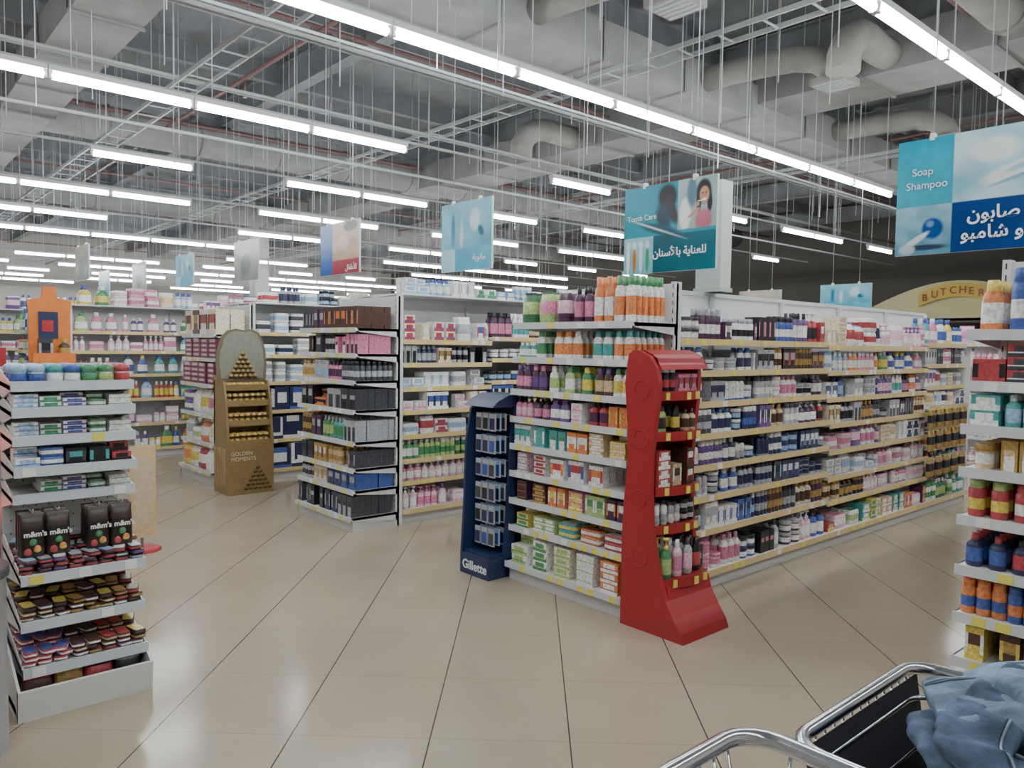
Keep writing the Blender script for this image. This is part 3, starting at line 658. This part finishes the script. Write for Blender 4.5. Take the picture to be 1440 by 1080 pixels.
# ---------------------------------------------------------------- hanging signs
def paint_panel(name,u,va,vb_,z0,z1,fn,res=70,parent=None):
    ny=int(res*(z1-z0)/(va-vb_)); V=[];F=[];C=[]
    for j in range(ny+1):
        for i in range(res+1):
            s=i/res;t=j/ny; V.append((u,va+(vb_-va)*s,z0+(z1-z0)*t)); C.append((*fn(s,t),1))
    for j in range(ny):
        for i in range(res):
            a=j*(res+1)+i; F.append((a,a+1,a+res+2,a+res+1))
    me=bpy.data.meshes.new(name); me.from_pydata(V,[],F); me.materials.append(M_GLOSS)
    at=me.color_attributes.new('Col','FLOAT_COLOR','POINT'); at.data.foreach_set('color',np.array(C).ravel())
    o=bpy.data.objects.new(name,me); scene.collection.objects.link(o)
    if parent:o.parent=parent
    return o
def mixc(a,b,t): t=max(0,min(1,t)); return tuple(x*(1-t)+y*t for x,y in zip(a,b))
def ell(s,t,cx,cy,rx,ry,soft=.15,rot=0): 
    x,y=s-cx,t-cy
    if rot: c,n=math.cos(rot),math.sin(rot); x,y=x*c+y*n,-x*n+y*c
    d=(x/rx)**2+(y/ry)**2; return max(0,min(1,(1-d)/soft))
def nz(s,t,f,k=0): return noise.noise(Vector((s*f,t*f,k)))
AQ=h('3f9db8');NAVY=h('24407e');SKIN=h('bc9078');HAIR=h('1e1c20')
def f_soap(s,t):
    if t>.42:
        if s<.36: c=mixc(h('62adc4'),AQ,t)
        else:
            c=mixc(h('c2dae0'),h('8cc0d0'),nz(s,t,4)*1.3+.45)
            c=mixc(c,h('dfe7e6'),ell(s,t,.6,.82,.17,.12,.6)); c=mixc(c,h('dde3e0'),ell(s,t,.74,.64,.26,.07,.5,.35)); c=mixc(c,h('82aebe'),ell(s,t,.76,.585,.24,.018,.6,.35)); c=mixc(c,h('a4c8d4'),ell(s,t,.78,.665,.16,.03,.7,.35))
            c=mixc(c,h('ecefee'),ell(s,t,.93,.9,.1,.14,.8))
    else:
        if s<.36:
            c=mixc(h('5f90a8'),h('9cc2d0'),t*2+nz(s,t,9)*.5); c=mixc(c,h('2a5090'),ell(s,t,.24,.22,.075,.1,.4)); c=mixc(c,h('7ca0cc'),ell(s,t,.225,.26,.03,.035,.8)); c=mixc(c,h('d4dde2'),ell(s,t,.13,.12,.13,.028,.5,.7)); c=mixc(c,h('2c3c50'),ell(s,t,.2,.06,.16,.03,.6)); c=mixc(c,h('b8c4cc'),ell(s,t,.08,.05,.06,.05,.5))
        else: c=NAVY
    return c
def f_tooth(s,t):
    c=mixc(h('4a9cae'),h('3c8ca4'),t+nz(s,t,3)*.4)
    if s>.6 and t>.45:
        c=mixc(h('bccac6'),h('93aeac'),s+nz(s,t,6)*.5)
        c=mixc(c,h('e9ecea'),ell(s,t,.68,.62,.07,.2,.5)); c=mixc(c,h('5a7888'),ell(s,t,.75,.85,.06,.2,.6))
        c=mixc(c,HAIR,ell(s,t,.87,.84,.085,.15,.4)); c=mixc(c,HAIR,ell(s,t,.82,.74,.03,.14,.5)); c=mixc(c,HAIR,ell(s,t,.93,.72,.03,.14,.5))
        c=mixc(c,SKIN,ell(s,t,.875,.80,.052,.10,.3)); c=mixc(c,h('6a4436'),ell(s,t,.858,.82,.012,.012,.5)+ell(s,t,.893,.82,.012,.012,.5)); c=mixc(c,h('f0f0ee'),ell(s,t,.876,.752,.022,.014,.4)); c=mixc(c,h('a87c66'),ell(s,t,.876,.79,.008,.02,.8))
        c=mixc(c,h('b87480'),ell(s,t,.87,.53,.10,.14,.5)); c=mixc(c,SKIN,ell(s,t,.77,.62,.085,.022,.4,.7)); c=mixc(c,SKIN,ell(s,t,.81,.71,.02,.03,.5)); c=mixc(c,h('f2f2f0'),ell(s,t,.84,.745,.04,.007,.5,.15))
    elif t<=.42:
        c=mixc(h('1d4f5c'),h('2a6878'),s+nz(s,t,5)*.4)
        if s<.34:
            c=mixc(h('7ab4c0'),h('a2ccd4'),t*2)
            for k in range(4): c=mixc(c,(h('e4ebec'),h('c47844'),h('e4ebec'),h('4c966c'))[k],ell(s,t,.05+k*.075,.16,.022,.17,.4)); c=mixc(c,h('d4e2e4'),ell(s,t,.05+k*.075,.33,.03,.05,.4))
    c=mixc(c,HAIR,ell(s,t,.49,.84,.12,.17,.5)); c=mixc(c,h('2c2a30'),ell(s,t,.54,.68,.06,.2,.6,.3)); c=mixc(c,h('243c4c'),ell(s,t,.45,.62,.10,.2,.7,.2)); c=mixc(c,h('2a5060'),ell(s,t,.42,.48,.32,.07,.7,-.35))
    g=ell(s,t,.36,.50,.42,.014,.9,-.42); c=mixc(c,h('d4e8ec'),g*.8)
    return c
def f_blue(s,t):
    c=mixc(h('5e9eb6'),h('90c0d0'),t+.5*nz(s,t,4,2))
    c=mixc(c,h('ccdde0'),ell(s,t,.68,.72,.12,.2,.7)); c=mixc(c,h('3e7c9c'),ell(s,t,.25,.6,.05,.3,.6)); c=mixc(c,h('b8d0d8'),ell(s,t,.42,.55,.04,.28,.6)); c=mixc(c,h('2e6886'),ell(s,t,.8,.55,.06,.1,.6,.5))
    if t<.33 : c=mixc(h('4e9ab8'),h('70b0c8'),s)
    if t<.33 and s<.3: c=h('aaccd8')
    return c
def f_baby(s,t):
    if s<.33: return mixc(h('2e5aaa'),h('4474bc'),t)
    c=mixc(h('b49078'),h('ccb098'),t+nz(s,t,4)*.4); c=mixc(c,h('3a2e28'),ell(s,t,.78,.9,.2,.12,.4)); c=mixc(c,h('d4b8a4'),ell(s,t,.6,.6,.15,.18,.6)); c=mixc(c,h('b8967e'),ell(s,t,.85,.5,.12,.2,.5))
    if t<.28: c=h('a03a46')
    return c
def f_beige(s,t):
    c=mixc(h('8e948e'),h('b4b0a0'),t+nz(s,t,3)*.6); return mixc(c,h('62726e'),ell(s,t,.5,.4,.25,.3,.6)*.8)
def sign(u,va,vb_,z0,z1,fn,res=60):
    root=empty('hanging_aisle_sign')
    paint_panel('printed_face',u-.012,va,vb_,z0,z1,fn,res,root)
    mb=MB(); mb.box(u-.011,u+.012,vb_,va,z0,z1,h('c8d4d8'))
    for vv in (va-.18,vb_+.18):
        mb.tube([(u,vv,z1),(u,vv,CH)],.0035,SV,5); mb.box(u-.016,u+.016,vv-.012,vv+.012,z1-.015,z1+.025,WH)
    mb.done('backing_board',M_STEEL,root); return root
r1=sign(4.6,1.9,1.08,2.09,2.73,f_soap,130)
text('Soap',(4.585,1.82,2.53),.058,(.9,.93,.95),r1,name='english_lettering'); text('Shampoo',(4.585,1.85,2.455),.058,(.9,.93,.95),r1,name='english_lettering')
text('\uFEE5\uFEEE\uFE91\uFE8E\uFEBB',(4.585,1.28,2.255),.095,(.92,.94,.96),r1,name='arabic_lettering',align='RIGHT',bold=.002)
text('\uFEEE\uFE92\uFEE3\uFE8E\uFEB7 \uFEED',(4.585,1.26,2.155),.095,(.92,.94,.96),r1,name='arabic_lettering',align='RIGHT',bold=.002)
r2=sign(4.4,3.76,2.97,2.08,2.70,f_tooth,140)
text('Tooth Care',(4.385,3.73,2.46),.055,(.85,.9,.92),r2,name='english_lettering')
text('\uFEE5\uFE8E\uFEE8\uFEB3\uFEF7\uFE8E\uFE91 \uFE94\uFEF3\uFE8E\uFEE8\uFECC\uFEE0\uFEDF',(4.385,3.04,2.19),.075,(.92,.95,.96),r2,name='arabic_lettering',align='RIGHT',bold=.0015)
r3=sign(4.5,6.19,5.42,2.25,2.9,f_blue)
text('\uFE94\uFEF3\uFEEE\uFEE7\uFE8E\uFEE3',(4.485,5.5,2.34),.08,(.92,.95,.96),r3,name='arabic_lettering',align='RIGHT')
r4=sign(4.6,8.9,7.95,2.38,3.0,f_baby)
text('\uFEDD\uFE8E\uFED4\uFEC3\uFEF8\uFEDF',(4.585,8.0,2.42),.09,(.95,.95,.96),r4,name='arabic_lettering',align='RIGHT')
sign(4.6,11.7,10.8,2.45,3.05,f_beige,30); sign(4.6,14.4,13.5,2.5,3.05,f_blue,30); sign(3.0,14.4,13.5,2.5,3.05,f_beige,30)
sign(4.6,17.1,16.2,2.5,3.1,f_beige,30); sign(4.6,19.8,18.9,2.5,3.1,f_blue,30); sign(11,5.6,4.85,2.1,2.5,f_blue,30); sign(12,7.6,6.8,2.1,2.55,f_beige,30)
mb=MB(); mb.box(4.72,4.85,3.15,3.36,1.951,2.74,h('d0d3d3')); mb.box(4.71,4.86,3.14,3.37,1.951,1.98,h('c0c3c3')); mb.done('service_riser_box',M_STEEL)
# ---------------------------------------------------------------- butchery counter front
root=empty('butchery_counter_front'); mb=MB(); uu=22.0
CB=h('d8cf98')
n=24
arch=[(5.0,2.35)]+[(5.0+5.0*k/n,2.6+.8*math.sin(math.pi*k/n)) for k in range(n+1)]+[(10.0,2.35)]
mb.extr(arch,'x',uu,uu+.15,CB)
for v in (3.2,5.0,10.0,12): mb.box(uu,uu+.3,v-.15,v+.15,0,2.6,h('b09a70'))
mb.box(uu-.5,uu+.2,3,12,0,1.0,h('c8c4bc')); mb.box(uu-.5,uu-.2,3,12,1.0,1.4,h('8fa4a8')); mb.box(uu,uu+.1,-2,18,2.3,2.42,h('5a4a30'))
sa,sb=6.5,8.4
sg=[(sa+(sb-sa)*k/12,2.55+.42*math.sin(math.pi*(.15+.7*(1-k/12)))) for k in range(13)]
mb.extr(sg+[(v,z+.36) for v,z in sg][::-1],'x',uu-.1,uu-.02,h('e0bc4c'))
fl=[(6.35,2.75),(6.2,3.0),(6.25,3.2),(6.1,3.1),(6.05,3.35),(5.95,3.0),(6.0,2.8)]
mb.extr(fl,'x',uu-.1,uu-.02,OR)
mb.done('counter_and_arch',M_STEEL,root)
for k,ch in enumerate('BUTCHERY'):
    t=(k+.5)/8; v=sb-.05-(sb-sa-.1)*t+.08; z=2.64+.42*math.sin(math.pi*(.15+.7*t))
    text(ch,(uu-.12,v,z),.26,h('a04020'),root,name='butchery_letter',bold=.004)
mb=MB(); pm=MB()
for k in range(14):
    v=13+k*1.7; mb.box(22.9,23.6,v,v+1.6,0,2.1,WH)
    for z in (.4,.8,1.2,1.6): mb.box(22.6,22.9,v,v+1.6,z-.03,z,WSTRIP); fill(pm,'W',v,v+1.6,22.6,z,.3,.3,'clean',None,1)
root=empty('wall_shelving'); mb.done('frame',M_STEEL,root); pm.done('shelved_goods',M_PROD,root)
mb=MB(); pm=MB()
for k in range(12):
    u=-2+k*2; mb.box(u,u+1.9,37.2,37.9,0,2.4,WH)
    for z in (.4,.9,1.4,1.9): mb.box(u,u+1.9,36.9,37.2,z-.03,z,WSTRIP); fill(pm,'S',u,u+1.9,36.9,z,.35,.3,'clean',None,1)
root=empty('wall_shelving'); mb.done('frame',M_STEEL,root); pm.done('shelved_goods',M_PROD,root)
for (u,v) in ((9.8,23),(0.6,18),(0.6,27)):
    mb=MB(); mb.box(u-.22,u+.22,v-.22,v+.22,0,CH-.01,h('b4b5b3')); mb.box(u-.25,u+.25,v-.25,v+.25,0,1.2,h('a2a4a4')); mb.done('structural_column',M_MATTE)
# ---------------------------------------------------------------- shopping carts
def cart(u0,u1,vf,vbk,zr,panel=False):
    root=empty('shopping_cart'); mb=MB(); CHR=(.6,.61,.64)
    rad=.06
    def loop(x0,x1,y0,y1,z,rr):
        pts=[]
        for cx,cy,a0 in ((x1-rr,y1-rr,0),(x0+rr,y1-rr,90),(x0+rr,y0+rr,180),(x1-rr,y0+rr,270)):
            for k in range(6):
                t=math.radians(a0+k*18); pts.append((cx+rr*math.cos(t),cy+rr*math.sin(t),z))
        return pts
    mb.tube(loop(u0,u1,vbk,vf,zr,rad),.013,CHR,12,closed=True)
    mb.tube(loop(u0+.02,u1-.02,vbk+.02,vf-.02,zr-.05,rad),.006,CHR,6,closed=True)
    zb=zr-.42
    for z,i in ((zr-.14,.03),(zr-.25,.045),(zr-.36,.06),(zb,.075)): mb.tube(loop(u0+i,u1-i,vbk+i,vf-i*1.4,z,rad),.004,CHR,6,closed=True)
    for x in np.arange(u0+.05,u1-.04,.035):
        mb.tube([(x,vf,zr),(x,vf-.1,zb)],.0028,CHR,5); mb.tube([(x,vf-.1,zb),(x,vbk+.07,zb)],.0028,CHR,5); mb.tube([(x,vbk,zr),(x,vbk+.07,zb)],.0028,CHR,5)
    for y in np.arange(vbk+.06,vf-.05,.035):
        for xa,xb in ((u0,u0+.075),(u1,u1-.075)): mb.tube([(xa,y,zr),(xb,y,zb)],.0028,CHR,5)
    for x in (u0+.07,u1-.07):
        mb.tube([(x,vbk+.05,zb),(x,vbk+.02,.3),(x,vbk+.05,.16),(x,vf-.12,.14)],.013,CHR,8); mb.tube([(x,vf-.2,zb),(x,vf-.25,.15)],.01,CHR,8)
        for y in (vbk+.1,vf-.15):
            mb.tube([(x-.015,y,.065),(x+.015,y,.065)],.065,DG,16); mb.box(x-.022,x-.016,y-.02,y+.02,.05,.15,CHR); mb.box(x+.016,x+.022,y-.02,y+.02,.05,.15,CHR)
    for x in (u0+.02,u1-.02): mb.tube([(x,vbk+.05,zr),(x,vbk-.06,zr+.05),(x,vbk-.1,zr+.05)],.012,CHR,8)
    mb.tube([(u0,vbk-.1,zr+.05),(u1,vbk-.1,zr+.05)],.017,RE,10)
    mb.done('wire_basket_and_frame',M_CHROME,root)
    if panel:
        mb=MB()
        mb.raw([(u0+.02,vf-.015,zr-.01),(u1-.02,vf-.015,zr-.01),(u1-.06,vf-.09,zr-.38),(u0+.06,vf-.09,zr-.38)],[(0,1,2,3)],BK)
        mb.raw([(u1-.012,vbk+.05,zr-.01),(u1-.012,vf-.05,zr-.01),(u1-.06,vf-.08,zr-.38),(u1-.06,vbk+.07,zr-.38)],[(0,1,2,3)],BK)
        mb.raw([(u0+.07,vbk+.08,zb+.01),(u1-.07,vbk+.08,zb+.01),(u1-.07,vf-.1,zb+.01),(u0+.07,vf-.1,zb+.01)],[(0,1,2,3)],BK)
        mb.done('black_liner',M_MATTE,root)
    return root
CART=cart(1.2,1.72,.64,-.22,.88,True)
cart(.54,1.03,.62,-.25,.97)
# ---------------------------------------------------------------- jeans pile
m,nt,b=newmat('denim'); N=nt.nodes;Lk=nt.links
tc=N.new('ShaderNodeTexCoord'); n1=N.new('ShaderNodeTexNoise'); n1.inputs['Scale'].default_value=14; n1.inputs['Detail'].default_value=9; Lk.new(tc.outputs['Object'],n1.inputs['Vector'])
at=N.new('ShaderNodeAttribute'); at.attribute_name='Col'
mr=N.new('ShaderNodeMapRange'); mr.inputs[1].default_value=.3; mr.inputs[2].default_value=.7; mr.inputs[3].default_value=.45; mr.inputs[4].default_value=1.6; Lk.new(n1.outputs['Fac'],mr.inputs[0])
vm=N.new('ShaderNodeVectorMath'); vm.operation='SCALE'; Lk.new(at.outputs['Color'],vm.inputs[0]); Lk.new(mr.outputs[0],vm.inputs['Scale']); Lk.new(vm.outputs[0],b.inputs['Base Color']); b.inputs['Roughness'].default_value=.9
wv=N.new('ShaderNodeTexNoise'); wv.inputs['Scale'].default_value=38; wv.inputs['Detail'].default_value=8; wv.inputs['Distortion'].default_value=.8; Lk.new(tc.outputs['Object'],wv.inputs['Vector']); bp=N.new('ShaderNodeBump'); bp.inputs['Strength'].default_value=.7; bp.inputs['Distance'].default_value=.008; Lk.new(wv.outputs['Fac'],bp.inputs['Height']); Lk.new(bp.outputs[0],b.inputs['Normal'])
DEN=m
root=empty('folded_jeans_pile')
def ridge(p,f,seed):
    return 1-abs(noise.noise(Vector((p.x*f,p.y*f*.45,p.z*f+seed))))*2.2
def leg(path,ws,hs,col,seed,nm,thread=None):
    mb=MB(); n=64; P=[Vector(p) for p in path]
    Q=[];WW=[];HH=[]
    for i in range(len(P)-1):
        p0=P[max(i-1,0)];p1=P[i];p2=P[i+1];p3=P[min(i+2,len(P)-1)]
        for k in range(26):
            t=k/26; Q.append(.5*((2*p1)+(p2-p0)*t+(2*p0-5*p1+4*p2-p3)*t*t+(3*p1-p0-3*p2+p3)*t**3)); WW.append(ws[i]*(1-t)+ws[i+1]*t); HH.append(hs[i]*(1-t)+hs[i+1]*t)
    Q.append(P[-1]);WW.append(ws[-1]);HH.append(hs[-1])
    V=[];F=[];seam=[];seam2=[]
    for i,q in enumerate(Q):
        t=(Q[min(i+1,len(Q)-1)]-Q[max(i-1,0)]).normalized(); sd=t.cross(Vector((0,0,1))).normalized(); up=sd.cross(t)
        for k in range(n):
            a=2*math.pi*k/n; c,s=math.cos(a),math.sin(a)
            x=math.copysign(abs(c)**.75,c)*WW[i]; y=math.copysign(abs(s)**.6,s)*HH[i]
            p=q+sd*x+up*y
            w=ridge(p,11,seed)*.014+ridge(p,24,seed+7)*.007-.012
            p=p+(sd*c*.4+up*s).normalized()*w; V.append(tuple(p))
            if k==n//6: seam.append(tuple(p+up*.001))
            if k==n//6+1: seam2.append(tuple(p+up*.001))
    for i in range(len(Q)-1):
        for k in range(n): F.append((i*n+k,i*n+(k+1)%n,(i+1)*n+(k+1)%n,(i+1)*n+k))
    F.append(tuple(range(n))); F.append(tuple((len(Q)-1)*n+k for k in range(n)))
    mb.raw(V,F,col,0,True)
    if thread: mb.tube(seam,.0022,thread,5); mb.tube(seam2,.0015,shade(col,.6),5)
    o=mb.done(nm,DEN,root)
J1=h('66788e');J2=h('4a5c74');J3=h('36445a'); TH=h('8c9aa8')
mb=MB(); V=[];F=[]; nx,ny=60,90
for j in range(ny+1):
    for i in range(nx+1):
        s=i/nx;t=j/ny; x=1.275+.36*s; y=-.09+.60*t
        e=min(1,min(s,1-s)*9)*min(1,min(t,1-t)*9); e=e**.5
        p=Vector((x,y,0))
        z=.50+.30*e+.035*ridge(p,8,2)*e+.016*ridge(p,24,5)*e
        V.append((x,y,z))
for j in range(ny):
    for i in range(nx): a=j*(nx+1)+i; F.append((a,a+1,a+nx+2,a+nx+1))
mb.raw(V,F,J3,0,True); mb.done('denim_mound',DEN,root)
leg([(1.33,-.06,.85),(1.335,.1,.87),(1.355,.28,.88),(1.40,.43,.87),(1.49,.51,.88)],[.055,.065,.07,.065,.05],[.02,.025,.025,.022,.02],J2,1,'jeans_leg',TH)
leg([(1.60,-.06,.91),(1.58,.1,.935),(1.55,.26,.945),(1.53,.41,.935),(1.47,.51,.905)],[.08,.09,.10,.10,.08],[.025,.03,.032,.03,.02],J1,5,'jeans_leg_upper',TH)
leg([(1.42,.02,.92),(1.46,.16,.965),(1.51,.28,.975),(1.59,.39,.965),(1.61,.49,.92)],[.06,.075,.085,.085,.06],[.018,.022,.024,.022,.018],shade(J1,1.15),9,'jeans_waist',TH)
leg([(1.30,.30,.86),(1.36,.40,.895),(1.45,.42,.925),(1.57,.38,.975)],[.045,.055,.06,.05],[.014,.016,.016,.014],shade(J2,.9),13,'jeans_cuff',TH)
# ---------------------------------------------------------------- world + camera
w=bpy.data.worlds.new('world'); scene.world=w; w.use_nodes=True; w.node_tree.nodes['Background'].inputs[0].default_value=(.5,.52,.55,1); w.node_tree.nodes['Background'].inputs[1].default_value=.3
cam=bpy.data.cameras.new('camera'); cam.sensor_width=36; cam.lens=27; cam.clip_start=.05; cam.clip_end=200
co=bpy.data.objects.new('camera',cam); scene.collection.objects.link(co)
az=math.radians(48.7); th=math.radians(2.9); ro=math.radians(.8)
f=Vector((math.cos(az)*math.cos(th),math.sin(az)*math.cos(th),-math.sin(th))); rt=Vector((math.sin(az),-math.cos(az),0)); up=rt.cross(f)
r2_=rt*math.cos(ro)+up*math.sin(ro); u2=up*math.cos(ro)-rt*math.sin(ro)
mt=Matrix((r2_,u2,-f)).transposed().to_4x4(); mt.translation=Vector((0,0,1.55)); co.matrix_world=mt
scene.camera=co
print('VERTS',sum(len(o.data.vertices) for o in bpy.data.objects if o.type=='MESH'))
